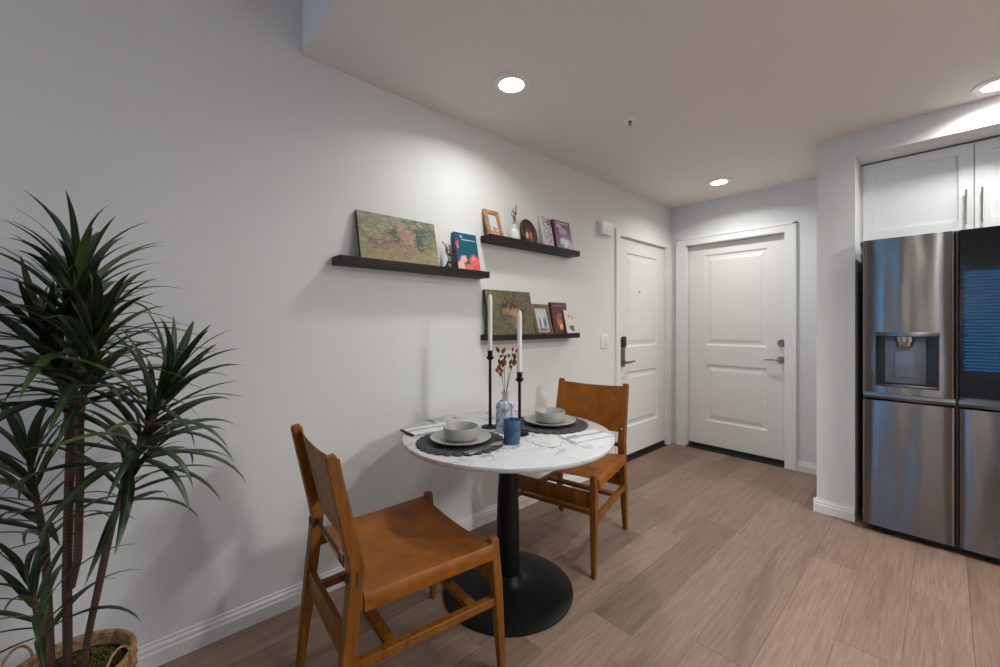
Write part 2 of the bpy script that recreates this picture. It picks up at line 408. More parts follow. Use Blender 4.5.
# entry door (back wall): local x -> world x
d2 = make_door('door_2', D2X1 - D2X0 - .006, .045, D2Z - .004, [(.155, .69, 1.03, 1.925), (.155, .69, .28, .842)], (D2X0 + .003, .05, 0), 0)
obj('door_sweep', MB().box(0, .826, -.006, .04, .012, .045), M['rubber'], d2, smooth=0)
db = obj('deadbolt', MB().lathe([(0, .026), (.026, .026), (.030, .018), (.033, .004), (.033, 0), (0, 0)], n=28), M['nickel'], d2, (.80, 0, 1.075), (PI / 2, 0, 0))
obj('thumb_turn', MB().box(-.006, .006, -.018, .018, .026, .042, .002), M['nickel'], db)
lv = obj('lever_handle', MB().lathe([(0, .012), (.026, .012), (.031, .006), (.031, 0), (0, 0)], n=28), M['nickel'], d2, (.795, 0, .926), (PI / 2, 0, 0))
obj('lever_arm', MB().tube([(0, 0, .012), (0, 0, .048), (-.012, 0, .056), (-.05, .002, .056), (-.115, -.004, .052)], [.010, .010, .0095, .0085, .007], 12), M['nickel'], lv)
struct(obj('trim_2', MB().box(D2X0 - .09, D2X0 - .004, -.018, .004, 0, D2Z + .004).box(D2X1 + .004, D2X1 + .082, -.018, .004, 0, D2Z + .004).box(D2X0 - .09, D2X1 + .082, -.018, .004, D2Z + .004, D2Z + .075)
    .box(D2X0 - .10, D2X0 - .072, -.024, .004, 0, D2Z + .075).box(D2X1 + .068, D2X1 + .088, -.024, .004, 0, D2Z + .075).box(D2X0 - .10, D2X1 + .088, -.024, .004, D2Z + .062, D2Z + .085)
    .box(D2X0 - .02, D2X0, 0, .14, 0, D2Z).box(D2X1, D2X1 + .02, 0, .14, 0, D2Z).box(D2X0 - .02, D2X1 + .02, 0, .14, D2Z, D2Z + .02)
    .box(D2X0, D2X0 + .012, .096, .14, 0, D2Z).box(D2X1 - .012, D2X1, .096, .14, 0, D2Z).box(D2X0, D2X1, .096, .14, D2Z - .012, D2Z), M['trim'], smooth=0))
struct(obj('trim_4', MB().box(D2X0, D2X1, -.012, .12, 0.0005, .012, .003), M['rubber'], smooth=0))
# left wall door: local x -> world -y?  rz = +90deg : local x -> +y, local y -> -x (outward -y -> +x)
d1 = make_door('door_1', D1Y1 - D1Y0 - .006, .05, D1Z - .004, [(.145, .73, 1.03, 1.89), (.145, .73, .30, .805)], (-.016, D1Y0 + .003, 0), PI / 2)
obj('door_sweep', MB().box(0, .868, -.006, .03, .010, .05), M['rubber'], d1, smooth=0)
lk = obj('smart_lock', MB().box(.028, .088, -.022, 0, .86, 1.12, .008), M['bronze'], d1, label='bronze electronic lock plate with lever')
obj('keypad', MB().box(.026, .090, -.038, -.014, 1.03, 1.13, .014), M['dark_plastic'], lk, label='dark keypad cover')
obj('lever_arm', MB().tube([(.058, -.02, .90), (.058, -.055, .90), (.070, -.062, .90), (.12, -.06, .902), (.19, -.056, .906)], [.013, .012, .010, .009, .007], 12), M['bronze'], lk)
obj('latch_plate', MB().box(-.001, .004, -.003, .02, .84, .99), M['bronze'], d1, smooth=0)
for z in (.27, 1.0, 1.745): 
    hg = obj('hinge', MB().tube([(.868, -.006, z - .05), (.868, -.006, z + .05)], .007, 10).box(.845, .866, -.0015, 0, z - .045, z + .045), M['trim'], d1)
obj('viewer', MB().lathe([(0, .006), (.008, .006), (.012, .002), (.012, 0), (0, 0)], n=20), M['nickel'], d1, (.375, 0, 1.545), (PI / 2, 0, 0))
struct(obj('trim_1', MB().box(-.004, .016, D1Y0 - .068, D1Y0 - .004, 0, D1Z + .004).box(-.004, .016, D1Y1 + .004, -.026, 0, D1Z + .004).box(-.004, .016, D1Y0 - .068, -.026, D1Z + .004, D1Z + .062)
    .box(-.13, 0, D1Y0 - .02, D1Y0, 0, D1Z).box(-.13, 0, D1Y1, D1Y1 + .02, 0, D1Z).box(-.13, 0, D1Y0 - .02, D1Y1 + .02, D1Z, D1Z + .02)
    .box(-.10, -.062, D1Y0, D1Y0 + .012, 0, D1Z).box(-.10, -.062, D1Y1 - .012, D1Y1, 0, D1Z).box(-.10, -.062, D1Y0, D1Y1, D1Z - .012, D1Z), M['trim'], smooth=0))
struct(obj('trim_3', MB().box(-.12, .012, D1Y0, D1Y1, 0.0005, .010, .003), M['rubber'], smooth=0))

# ------------------------------------------------------------------ ceiling fittings
def downlight(x, y, label, k=1.0):
    t = thing('recessed_downlight', label, 'ceiling light', (x, y, ZC), group='recessed ceiling downlights')
    obj('trim_ring', MB().lathe([(.062, -.010), (.070, -.011), (.092, -.005), (.094, 0), (.062, 0), (.062, -.010)], n=40), M['white_plastic'], t)
    obj('diffuser', MB().lathe([(0, -.007), (.0625, -.007), (.0625, -.001), (0, -.001)], n=40), M['emit'], t)
    ld = bpy.data.lights.new('downlight_beam', 'AREA'); ld.shape = 'DISK'; ld.size = .12; ld.energy = LAMP_W * k; ld.color = LAMP_C; ld.spread = math.radians(150)
    lo = bpy.data.objects.new('downlight_beam', ld); COL.objects.link(lo); lo.parent = t; lo.location = (0, 0, -.014)
downlight(.474, -2.769, 'round recessed ceiling light above the dining table and wall ledges', .75)
downlight(.646, -.514, 'round recessed ceiling light in front of the white entry door')
downlight(2.111, -.969, 'round recessed ceiling light in front of the cabinet above the refrigerator', .6)
downlight(1.95, -2.5, 'round recessed ceiling light over the open floor before the refrigerator', 1.7)
pl_ = thing('added_fill_panel', 'large flat rectangular fill light added out of view under the ceiling', 'ceiling light', (4.2, -2.0, ZC))  # unseen panel, added to brighten the left wall and the column
obj('fill_panel_frame', MB().box(-.62, .62, -.32, -.30, -.03, 0).box(-.62, .62, .30, .32, -.03, 0).box(-.62, -.60, -.30, .30, -.03, 0).box(.60, .62, -.30, .30, -.03, 0), M['white_plastic'], pl_, smooth=0)
obj('diffuser', MB().box(-.60, .60, -.30, .30, -.022, -.004), M['emit_fill'], pl_, smooth=0)
ld = bpy.data.lights.new('fill_panel_beam', 'AREA'); ld.shape = 'RECTANGLE'; ld.size = 1.2; ld.size_y = .6; ld.energy = FILL_W; ld.color = LAMP_C
lo = bpy.data.objects.new('fill_panel_beam', ld); COL.objects.link(lo); lo.parent = pl_; lo.location = (0, 0, -.034)
t = NT('fill_lamp_shade'); t.set(rgb(236, 228, 214), .8); t.b.inputs['Emission Color'].default_value = (1, .93, .84, 1); t.b.inputs['Emission Strength'].default_value = 8; M['shade'] = t.m
fl = thing('added_fill_lamp', 'black lamp with glowing white drum shade, added out of view as fill light', 'floor lamp', (1.84, -6.75, 0))  # added behind the camera: pale streak on the steel doors, plus fill
obj('base', MB().lathe([(0, 0), (.14, 0), (.14, .012), (.02, .022), (0, .022)], n=40), M['black'], fl)
obj('pole', MB().tube([(0, 0, .02), (0, 0, 1.52)], .011, 12), M['black'], fl)
obj('shade', MB().lathe([(.16, 1.28), (.165, 1.28), (.165, 1.64), (.16, 1.64), (.16, 1.28)], n=40), M['shade'], fl)
sp = thing('fire_sprinkler', 'small white fire sprinkler head with dark centre in the ceiling', 'sprinkler', (.676, -1.992, ZC))
obj('escutcheon', MB().lathe([(.012, -.004), (.034, -.006), (.038, 0), (.012, 0), (.012, -.004)], n=28), M['white_plastic'], sp)
obj('sprinkler_body', MB().lathe([(0, -.026), (.012, -.026), (.012, -.022), (.004, -.021), (.004, -.010), (.010, -.008), (.0121, 0), (0, 0)], n=16), M['bronze'], sp)
ch = thing('door_chime', 'white plastic door chime box high on the wall beside the door', 'door chime', (0, -1.245, 2.035))
obj('chime_cover', MB().box(.0, .048, -.085, .085, -.055, .055, .012), M['white_plastic'], ch)
obj('chime_grille', MB().box(.047, .050, -.05, .05, -.035, -.032).box(.047, .050, -.05, .05, -.025, -.022), M['white_plastic'], ch, smooth=0)
sw = thing('light_switch', 'white double rocker light switch plate on the wall beside the bronze-locked door', 'light switch', (0, -1.237, 1.096))
obj('switch_plate', MB().box(0, .006, -.058, .058, -.06, .06, .002), M['white_plastic'], sw)
for dy in (-.024, .024): obj('rocker', MB().box(.005, .0095, dy - .017, dy + .017, -.034, .034, .0015), M['white_plastic'], sw)

# ------------------------------------------------------------------ refrigerator and cabinet
FX0, FX1, FXS, FY = 1.591, 2.50, 1.9705, -.9045
fr = thing('refrigerator', 'stainless steel four-door refrigerator with water dispenser in the white niche', 'refrigerator', (FX0, FY, 0))
FW = FX1 - FX0; SX = FXS - FX0
obj('case', MB().box(.006, FW - .006, .085, .80, .035, 1.725, .006), M['fridge_case'], fr)
obj('kick_plate', MB().box(.02, FW - .02, .07, .12, .0, .034), M['fridge_case'], fr, smooth=0)
def curved_front(x0, x1, z0, z1, hole=None):
    """door skin, softly rounded at its upright edges; front at y=0, thickness .075; hole = (hx0,hx1,hz0,hz1) leaves an opening"""
    prof = [(x0, .075), (x0, .018), (x0 + .003, .009), (x0 + .010, .003), (x0 + .022, .0005)]
    inner = [x0 + .022 + (x1 - x0 - .044) * k / 12 for k in range(1, 12)]
    if hole: inner = sorted([q for q in inner if abs(q - hole[0]) > .01 and abs(q - hole[1]) > .01] + [hole[0], hole[1]])
    mid = (x0 + x1) / 2; hw = (x1 - x0) / 2
    prof += [(q,   .0005 - .0018 * (1 - ((q - mid) / hw) ** 2)) for q in inner]
    prof += [(x1 - .022, .0005), (x1 - .010, .003), (x1 - .003, .009), (x1, .018), (x1, .075)]
    zs = [z0, z0 + .004] + ([hole[2], hole[3]] if hole else []) + [z1 - .004, z1]
    vs = []; fs = []; n = len(prof)
    for k, z in enumerate(zs):
        e = 0
        vs += [(q[0], q[1] + e, z) for q in prof]
    for k in range(len(zs) - 1):
        for i in range(n - 1):
            if hole and k == 2 and prof[i][0] >= hole[0] - 1e-6 and prof[i + 1][0] <= hole[1] + 1e-6: continue
            fs.append((k * n + i, k * n + i + 1, (k + 1) * n + i + 1, (k + 1) * n + i))
    fs.append(tuple(range(n))); fs.append(tuple(range((len(zs) - 1) * n, len(zs) * n)))
    for k in range(len(zs) - 1): fs.append((k * n, k * n + n - 1, (k + 1) * n + n - 1, (k + 1) * n))
    return MB().add(vs, fs)
ZL0, ZL1, ZU0, ZU1 = .045, .788, .835, 1.74
HX0, HX1, HZ0, HZ1 = .058, .314, .876, 1.19
ul = obj('upper_door', curved_front(0, SX - .004, ZU0, ZU1, (HX0, HX1, HZ0, HZ1)), M['steel'], fr, smooth=50)
ll = obj('lower_door', curved_front(0, SX - .004, ZL0, ZL1), M['steel'], fr, smooth=50)
lr = obj('lower_door', curved_front(SX + .004, FW, ZL0, ZL1), M['steel'], fr, smooth=50)
ur = obj('upper_door', curved_front(SX + .004, FW, ZU0, ZU1), M['steel_trim'], fr, smooth=50, label='upper door with a black mirrored glass front')
obj('glass_panel', MB().box(SX + .010, FW - .006, -.012, .004, ZU0 + .015, ZU1 - .002), M['black_glass'], ur, smooth=0)
obj('door_seal', MB().box(SX - .004, SX + .004, .02, .08, .045, 1.735), M['dark_plastic'], fr, smooth=0)
for a, b in ((.004, SX - .006), (SX + .006, FW - .004)):
    obj('handle_pocket', MB().prism([(.07, ZL1 + .001), (.030, ZL1 + .001), (.012, ZL1 + .010), (.004, ZL1 + .026), (.006, ZU0 - .002), (.07, ZU0 - .002)], 0, a, b), M['steel_trim'], fr, smooth=0)
# dispenser in the upper door
m = MB(); dp = .065
m.box(HX0, HX1, dp, dp + .004, HZ0, HZ1).box(HX0 - .001, HX0 + .004, -.001, dp, HZ0, HZ1).box(HX1 - .004, HX1 + .001, -.001, dp, HZ0, HZ1).box(HX0, HX1, -.001, dp, HZ0 - .001, HZ0 + .004)
dsp = obj('dispenser', m, M['dark_plastic'], ul, smooth=0)
# sub-parts of the refrigerator's dispenser hang on the door (third level)
obj('dispenser_hood', MB().box(HX0 - .004, HX1 + .004, -.008, .05, HZ1 - .022, HZ1 + .003, .003), M['steel_trim'], ul)
obj('dispenser_paddle', MB().box(HX0 + .038, HX1 - .048, .040, .062, HZ0 + .018, HZ1 - .024, .004).box(HX0 + .078, HX1 - .092, .034, .042, HZ0 + .055, HZ1 - .08, .003), M['dispenser'], ul)
obj('water_spout', MB().lathe([(0, -.03), (.030, -.03), (.034, -.024), (.034, -.002), (.040, 0), (.040, .028), (0, .028)], ((HX0 + HX1) / 2 - .006, .026, HZ1 - .052), 24), M['nickel'], ul)
obj('drip_tray', MB().box(HX0 + .004, HX1 - .004, -.006, .06, HZ0 + .004, HZ0 + .014, .003), M['steel_trim'], ul)
dsp.parent = ul

CY0 = -.598
cb = thing('wall_cabinet', 'white shaker double-door cabinet above the refrigerator', 'cabinet', (XN0, CY0, 0))
CW = XN1 - XN0
obj('body', MB().box(.0015, CW - .0015, .022, .55, 1.78, ZS - .002), M['cabinet'], cb, smooth=0)
obj('filler_strip', MB().box(.0015, .012, .004, .021, 1.78, ZS - .002), M['cabinet'], cb, smooth=0)
def shaker(x0, x1, z0, z1, r=.058):
    m = MB().box(x0, x0 + r, 0, .02, z0, z1).box(x1 - r, x1, 0, .02, z0, z1).box(x0 + r, x1 - r, 0, .02, z0, z0 + r).box(x0 + r, x1 - r, 0, .02, z1 - r, z1).box(x0 + r, x1 - r, .009, .019, z0 + r, z1 - r)
    return m
for (a, b, hx) in ((.014, .490, .462), (.494, CW - .014, .522)):
    d = obj('door', shaker(a, b, 1.785, 2.262 + .02), M['cabinet'], cb, smooth=0)
    obj('handle', MB().tube([(hx, -.028, 1.815), (hx, -.028, 2.012)], .0055, 12).tube([(hx, .001, 1.85), (hx, -.028, 1.85)], .0045, 10).tube([(hx, .001, 1.977), (hx, -.028, 1.977)], .0045, 10), M['nickel'], d)

# ------------------------------------------------------------------ dining table
TC = (.55, -2.865); TZ = .735; TR = .483
tb = thing('pedestal_table', 'round white marble-topped dining table on a black pedestal', 'table', (TC[0], TC[1], 0))
obj('tabletop', MB().lathe([(0, TZ - .026), (TR - .025, TZ - .026), (TR - .008, TZ - .022), (TR - .001, TZ - .014), (TR, TZ - .007), (TR - .001, TZ - .002), (TR - .004, TZ), (0, TZ)], n=96), M['marble'], tb)
obj('column', MB().lathe([(0, .06), (.052, .06), (.054, .10), (.054, .30), (.050, .42), (.040, .58), (.034, .70), (.034, TZ - .0265), (0, TZ - .0265)], n=40), M['black'], tb)
obj('base', MB().lathe([(0, 0), (.298, 0), (.302, .004), (.301, .010), (.292, .014), (.20, .019), (.12, .026), (.085, .036), (.066, .052), (.058, .072), (.0545, .078), (0, .078)], n=72), M['black'], tb)

# ------------------------------------------------------------------ dining chairs
def make_chair(label):
    t = thing('dining_chair', label, 'chair', group='leather sling dining chairs')
    FXw, RXw, FYy, RYy = .243, .215, .247, -.288
    KZ, TZc = .56, .862
    for s in (-1, 1):
        # front leg: square, tapered to the foot, chamfered top
        m = MB().tube([(s * (FXw + .008), FYy + .026, 0), (s * (FXw + .003), FYy + .010, .24), (s * FXw, FYy + .004, .34), (s * (FXw - .004), FYy - .006, .470), (s * (FXw - .004), FYy - .006, .482)], [.0115, .0165, .0175, .0165, .0125], 4, square=True, up=(1, 0, 0))
        obj('leg', m, M['oak'], t, bevel=.004)
        m = MB().tube([(s * RXw, RYy, 0), (s * RXw, RYy + .028, .25), (s * RXw, RYy + .055, KZ - .07), (s * RXw, RYy + .058, KZ - .03), (s * RXw, RYy + .046, KZ + .03), (s * RXw, RYy - .012, TZc - .012), (s * RXw, RYy - .014, TZc)], [.013, .0185, .0205, .021, .020, .0165, .0135], 4, square=True, up=(1, 0, 0))
        obj('leg', m, M['oak'], t, bevel=.004)
        obj('bolt', MB().lathe([(0, .006), (.007, .005), (.010, 0), (0, 0)], n=16), M['nickel'], t, (s * (RXw - .002), RYy + .0665, .604), (-PI / 2, 0, 0))
        # side rail under the leather and low stretcher
        m = MB(); y0, y1 = RYy + .05, FYy
        m.tube([(s * (RXw + .002), y0, .437), (s * (FXw - .004), y1, .437)], .0185, 4, square=True); obj('seat_rail', m, M['oak'], t)
        m = MB().tube([(s * RXw, RYy + .03, .262), (s * FXw, FYy, .262)], [.0135, .0135], 4, square=True); obj('side_stretcher', m, M['oak'], t, bevel=.003)
    def board(y, z0, z1, hw, th=.011): return MB().box(-hw, hw, y - th, y + th, z0, z1, .004)
    obj('front_board', board(FYy, .318, .392, FXw - .012), M['oak'], t)
    obj('rear_board', board(RYy + .036, .268, .345, RXw - .014), M['oak'], t)
    for y in (-.12, .165):
        k = (y - RYy) / (FYy - RYy); hw = RXw + (FXw - RXw) * k - .004
        obj('cross_stretcher', MB().box(-hw, hw, y - .017, y + .017, .25, .270, .003), M['oak'], t)
    # seat sling: section across x, sagging, wrapped over the rails
    th = .004; ys = [RYy + .074 + (FYy - .020 - RYy - .074) * k / 10 for k in range(11)]
    vs = []; fs = []; n = None
    for y in ys:
        k = (y - RYy) / (FYy - RYy); W = RXw + .002 + (FXw - .004 - RXw) * k + .0215
        ef = 1 - .18 * abs(2 * (y - ys[0]) / (ys[-1] - ys[0]) - 1) ** 4
        top = [(-W, .415), (-W - .001, .44), (-W + .002, .456), (-W + .008, .463), (-W + .02, .4645)]
        N = 10
        mid = [(-W + .02 + (2 * W - .04) * i / N, .4645 - .020 * ef * (1 - (2 * i / N - 1) ** 2)) for i in range(1, N)]
        outer = top + mid + [(-q[0], q[1]) for q in top[::-1]]
        inn = [(q[0] * (1 - .018) if abs(q[0]) > W - .019 else q[0], q[1] - (th if q[1] > .455 else 0)) for q in outer]
        sec = outer + inn[::-1]; n = len(sec); vs += [(q[0], y, q[1]) for q in sec]
    for r in range(len(ys) - 1):
        for i in range(n): fs.append((r * n + i, r * n + (i + 1) % n, (r + 1) * n + (i + 1) % n, (r + 1) * n + i))
    h = n // 2
    for r in (0, len(ys) - 1):
        for i in range(h - 1): fs.append((r * n + i, r * n + i + 1, r * n + n - 2 - i, r * n + n - 1 - i))
    obj('seat', MB().add(vs, fs), M['leather'], t, smooth=40, label='tan leather sling seat')
    # back sling in front of the uprights, wrapped round them
    zs = [.590 + (.840 - .590) * k / 8 for k in range(9)]; vs = []; fs = []
    for z in zs:
        yp = RYy + .046 - (z - KZ - .03) * .058 / (TZc - .042 - KZ)
        N = 12; hw = RXw + .008; a = .0205 - .003 * (z - .59) / .26
        front = [(-hw + 2 * hw * i / N, yp + a + .003 - .016 * (1 - (2 * i / N - 1) ** 4)) for i in range(N + 1)]
        sec = list(front); inn = [(q[0], q[1] - .004) for q in front]
        sec = sec + inn[::-1]; n = len(sec); vs += [(q[0], q[1], z + (.010 * (q[0] / hw) ** 2 if z == zs[-1] else (-.012 * (1 - (q[0] / hw) ** 2) if z == zs[0] else 0))) for q in sec]
    for r in range(len(zs) - 1):
        for i in range(n): fs.append((r * n + i, r * n + (i + 1) % n, (r + 1) * n + (i + 1) % n, (r + 1) * n + i))
    h = n // 2
    for r in (0, len(zs) - 1):
        for i in range(h - 1): fs.append((r * n + i, r * n + i + 1, r * n + n - 2 - i, r * n + n - 1 - i))
    obj('backrest', MB().add(vs, fs), M['leather'], t, smooth=40, label='tan leather sling backrest')
    # strap with buckle between the rear legs
    m = MB(); yb = RYy + .056
    m.box(-RXw + .0215, RXw - .0215, yb - .0015, yb + .0015, .500, .522)
    for s in (-1, 1):
        m.box(s * RXw - .004, s * RXw + .004, yb - .0245, yb - .018, .497, .525).box(s * (RXw - .022), s * (RXw - .018), yb - .016, yb + .016, .498, .524).box(s * (RXw + .018), s * (RXw + .0225), yb - .003, yb + .003, .492, .530)
    st = obj('strap', m, M['strap'], t, smooth=0)
    bk = MB().box(.08, .085, yb - .007, yb - .0015, .494, .528).box(.115, .12, yb - .007, yb - .0015, .494, .528).box(.08, .12, yb - .007, yb - .0015, .524, .528).box(.08, .12, yb - .007, yb - .0015, .494, .498).box(.080, .16, yb - .004, yb - .0015, .502, .520)
    obj('buckle', bk, M['bronze'], st, smooth=0)
    return t
c1 = make_chair('tan leather sling chair with oak frame, its back towards the potted plant')
a1 = math.atan2(-.036, .496)
fw = Vector((-math.sin(a1), math.cos(a1)))
c1.location = (.621 - fw.x * .283, -3.169 - fw.y * .283, 0); c1.rotation_euler = (0, 0, a1); c1.scale = (1, 1, 1.018)
c2 = copy_tree(c1); c2['label'] = 'tan leather sling chair with oak frame, its back towards the white doors'
c2.location = (.476, -2.290, 0); c2.rotation_euler = (0, 0, PI + math.radians(11.8))

# ------------------------------------------------------------------ on the table
def place_setting(cx, cy, who):
    pmx = thing('placemat', 'round charcoal braided placemat with beaded edge at the seat ' + who, 'placemat', (cx, cy, TZ + .0005), group='placemats')
    obj('mat_disc', MB().lathe([(0, 0), (.170, 0), (.170, .004), (.165, .006), (.15, .0045), (.14, .0062), (.125, .0045), (.115, .0062), (.10, .0045), (0, .0055)], n=56), M['jute'], pmx)
    kn = MB().lathe([(0, 0), (.016, .0005), (.0205, .0048), (.0145, .0095), (0, .0108)], n=10).mesh('edge_bead', M['jute'])
    for k in range(27):
        a = 2 * PI * k / 27; obj('edge_bead', kn, None, pmx, (.171 * math.cos(a), .171 * math.sin(a), 0))
    z = TZ + .0068
    pl = thing('dinner_plate', 'speckled pale grey stoneware plate at the seat ' + who, 'plate', (cx, cy, z), group='dinner plates')
    obj('plate_body', MB().lathe([(0, 0), (.078, 0), (.080, .004), (.105, .008), (.124, .015), (.130, .021), (.1285, .0235), (.125, .021), (.104, .0125), (.082, .008), (0, .007)], n=64), M['stone_ware'], pl)
    bo = thing('bowl', 'straight-sided pale grey stoneware bowl at the seat ' + who, 'bowl', (cx, cy, z + .0078), group='bowls')
    obj('bowl_body', MB().lathe([(0, .003), (.046, .003), (.047, 0), (.056, 0), (.058, .004), (.070, .010), (.074, .020), (.0755, .054), (.0745, .0565), (.0725, .054), (.070, .022), (.064, .014), (0, .012)], n=56), M['stone_ware'], bo)
place_setting(.543, -3.134, 'beside the potted plant')
place_setting(.595, -2.617, 'beside the white doors')
# napkins
M['linen'] = plain('white_linen', rgb(216, 216, 218), .85, 0, .04, 160, .2)
def napkin(w, d, label, loc, rz, dark_end):
    tn = thing('napkin', label, 'napkin', loc, (0, 0, rz))
    m = MB()
    N = 14; vs = []; fs = []
    for lay in range(2):
        z0 = .0008 + lay * .0026; ww = w * (1 - .03 * lay); dd = d * (1 - .05 * lay)
        for i in range(N + 1):
            x = -ww / 2 + ww * i / N
            zz = z0 + .0006 * (1 + math.sin(i * 1.1 + lay)) * (1 if 0 < i < N else 0)
            vs += [(x, -dd / 2, zz), (x, dd / 2, zz), (x, dd / 2, zz + .002), (x, -dd / 2, zz + .002)]
        o = lay * (N + 1) * 4
        for i in range(N):
            for k in range(4): fs.append((o + i * 4 + k, o + i * 4 + (k + 1) % 4, o + i * 4 + 4 + (k + 1) % 4, o + i * 4 + 4 + k))
        fs.append((o, o + 1, o + 2, o + 3)); fs.append((o + N * 4, o + N * 4 + 1, o + N * 4 + 2, o + N * 4 + 3))
    obj('cloth', m.add(vs, fs), M['linen'], tn, smooth=30)
    if dark_end:
        obj('hem', MB().box(-w / 2 - .012, -w / 2 + .002, -d / 2, d / 2, .0008, .009, .003), M['black'], tn, label='black fringed hem')
napkin(.235, .12, 'folded white napkin with a black hem at the table rim towards the wall', (.275, -3.115, TZ), math.radians(87), True)
napkin(.22, .115, 'folded white napkin beside the placemat of the seat by the doors', (.848, -2.668, TZ), math.radians(80), False)
def cutlery(kind, label, loc, rz):
    tn = thing(kind, label, kind, loc, (0, 0, rz))
    hn = [(-.105, .0), (-.10, .0055), (-.06, .0048), (0, .0035), (.03, .003)]
    def strip(pts, z=.0018):
        n = len(pts); vs = []; fs = []
        for (x, hw) in pts: vs += [(x, -hw, 0), (x, hw, 0), (x, hw, z), (x, -hw, z)]
        for i in range(n - 1):
            for k in range(4): fs.append((i * 4 + k, i * 4 + (k + 1) % 4, i * 4 + 4 + (k + 1) % 4, i * 4 + 4 + k))
        fs += [(0, 1, 2, 3), (n * 4 - 4, n * 4 - 3, n * 4 - 2, n * 4 - 1)]
        return MB().add(vs, fs)
    obj('handle', strip([(-.105, .003), (-.10, .0058), (-.06, .0048), (0, .0036), (.02, .0034)], .003), M['steel_cutlery'], tn)
    if kind == 'knife': obj('blade', strip([(.02, .0034), (.03, .0075), (.07, .009), (.10, .006), (.112, .001)], .0015), M['steel_cutlery'], tn)
    elif kind == 'fork':
        obj('neck', strip([(.018, .0034), (.04, .003), (.055, .011), (.062, .012)], .003), M['steel_cutlery'], tn)
        for q in (-.0095, -.0032, .0032, .0095): obj('tine', MB().box(.0618, .105, q - .0016, q + .0016, .0003, .0028), M['steel_cutlery'], tn, smooth=0)
    else: obj('spoon_bowl', MB().lathe([(0, .001), (.012, .0015), (.019, .004), (.021, .006), (.0195, .006), (.012, .003), (0, .0025)], n=24), M['steel_cutlery'], tn, (.05, 0, 0)).scale = (1.5, .95, 1); obj('neck', strip([(.018, .0034), (.025, .003)], .003), M['steel_cutlery'], tn)
cutlery('knife', 'steel table knife lying on the placemat beside the potted plant', (.684, -3.122, TZ + .0095), math.radians(95))
cutlery('spoon', 'steel spoon lying next to the knife on the placemat edge', (.704, -3.118, TZ + .0095), math.radians(95))

cutlery('fork', 'steel fork on the black-hemmed napkin', (.272, -3.118, TZ + .0088), math.radians(84))
cutlery('fork', 'steel fork on the napkin of the seat by the doors', (.848, -2.668, TZ + .0088), math.radians(258))
def candlestick(x, y, h, hc, label):
    t = thing('candlestick', label, 'candlestick', (x, y, TZ), group='black candlesticks')
    obj('foot', MB().lathe([(0, 0), (.043, 0), (.044, .003), (.040, .006), (.014, .009), (.0085, .016), (0, .016)], n=36), M['black'], t)
    obj('stem', MB().lathe([(0, .014), (.0072, .014), (.0068, h - .045), (0, h - .045)], n=20), M['black'], t)
    obj('cup', MB().lathe([(0, h - .046), (.010, h - .046), (.019, h - .036), (.0195, h - .032), (.012, h - .028), (.0125, h - .004), (.0165, h), (.0125, h), (.0112, h - .012), (0, h - .012)], n=24), M['black'], t)
    c = thing('taper_candle', label.replace('slender black', 'white').replace('candlestick', 'taper candle in the') + ' black holder' if False else ('white taper candle in the ' + ('taller' if h > .33 else 'shorter') + ' black candlestick'), 'candle', (x, y, TZ + h - .012), group='white taper candles')
    obj('wax', MB().lathe([(0, .0002), (.0105, .0002), (.0108, hc - .03), (.0088, hc - .008), (.005, hc), (0, hc)], n=24), M['wax'], c)
    obj('wick', MB().tube([(0, 0, hc - .002), (.0005, 0, hc + .006), (.002, 0, hc + .012)], .0012, 6), M['paper'], c)
candlestick(.431, -2.873, .375, .285, 'tall slender black candlestick standing next to the patterned vase')
candlestick(.619, -2.857, .285, .292, 'short slender black candlestick behind the blue cup')
# vase with dried stems
vz = thing('flower_vase', 'square-shouldered blue and white patterned vase with narrow neck', 'vase', (.535, -2.868, TZ))
def sq_lathe(prof, n=40, p=4.0):
    m = MB(); vs = []; fs = []
    for (r, z, e) in prof:
        for k in range(n):
            a = 2 * PI * k / n; ca, sa = math.cos(a), math.sin(a)
            q = (abs(ca) ** e + abs(sa) ** e) ** (-1 / e)
            vs.append((r * q * ca, r * q * sa, z))
    R = len(prof)
    for i in range(R - 1):
        for k in range(n): fs.append((i * n + k, i * n + (k + 1) % n, (i + 1) * n + (k + 1) % n, (i + 1) * n + k))
    fs.append(tuple(range(n))[::-1]); fs.append(tuple(range((R - 1) * n, R * n)))
    return m.add(vs, fs)
obj('vase_body', sq_lathe([(.034, 0, 4), (.037, .004, 4.5), (.038, .02, 5), (.038, .115, 5), (.036, .130, 4), (.026, .142, 3), (.0165, .148, 2)]), M['vase'], vz, rot=(0, 0, math.radians(20)))
obj('vase_neck', MB().lathe([(.0165, .147), (.0155, .155), (.0155, .172), (.0195, .179), (.0195, .184), (.013, .184), (.012, .15)], n=28), M['bottle'], vz)
dr = thing('dried_flowers', 'rust-brown dried flower stems standing in the patterned vase', 'flowers', (.535, -2.868, TZ + .135))
rd = random.Random(5)
bud = MB().lathe([(0, -.013), (.006, -.008), (.0085, 0), (.006, .009), (0, .014)], n=10).mesh('flower_head', M['sprig'])
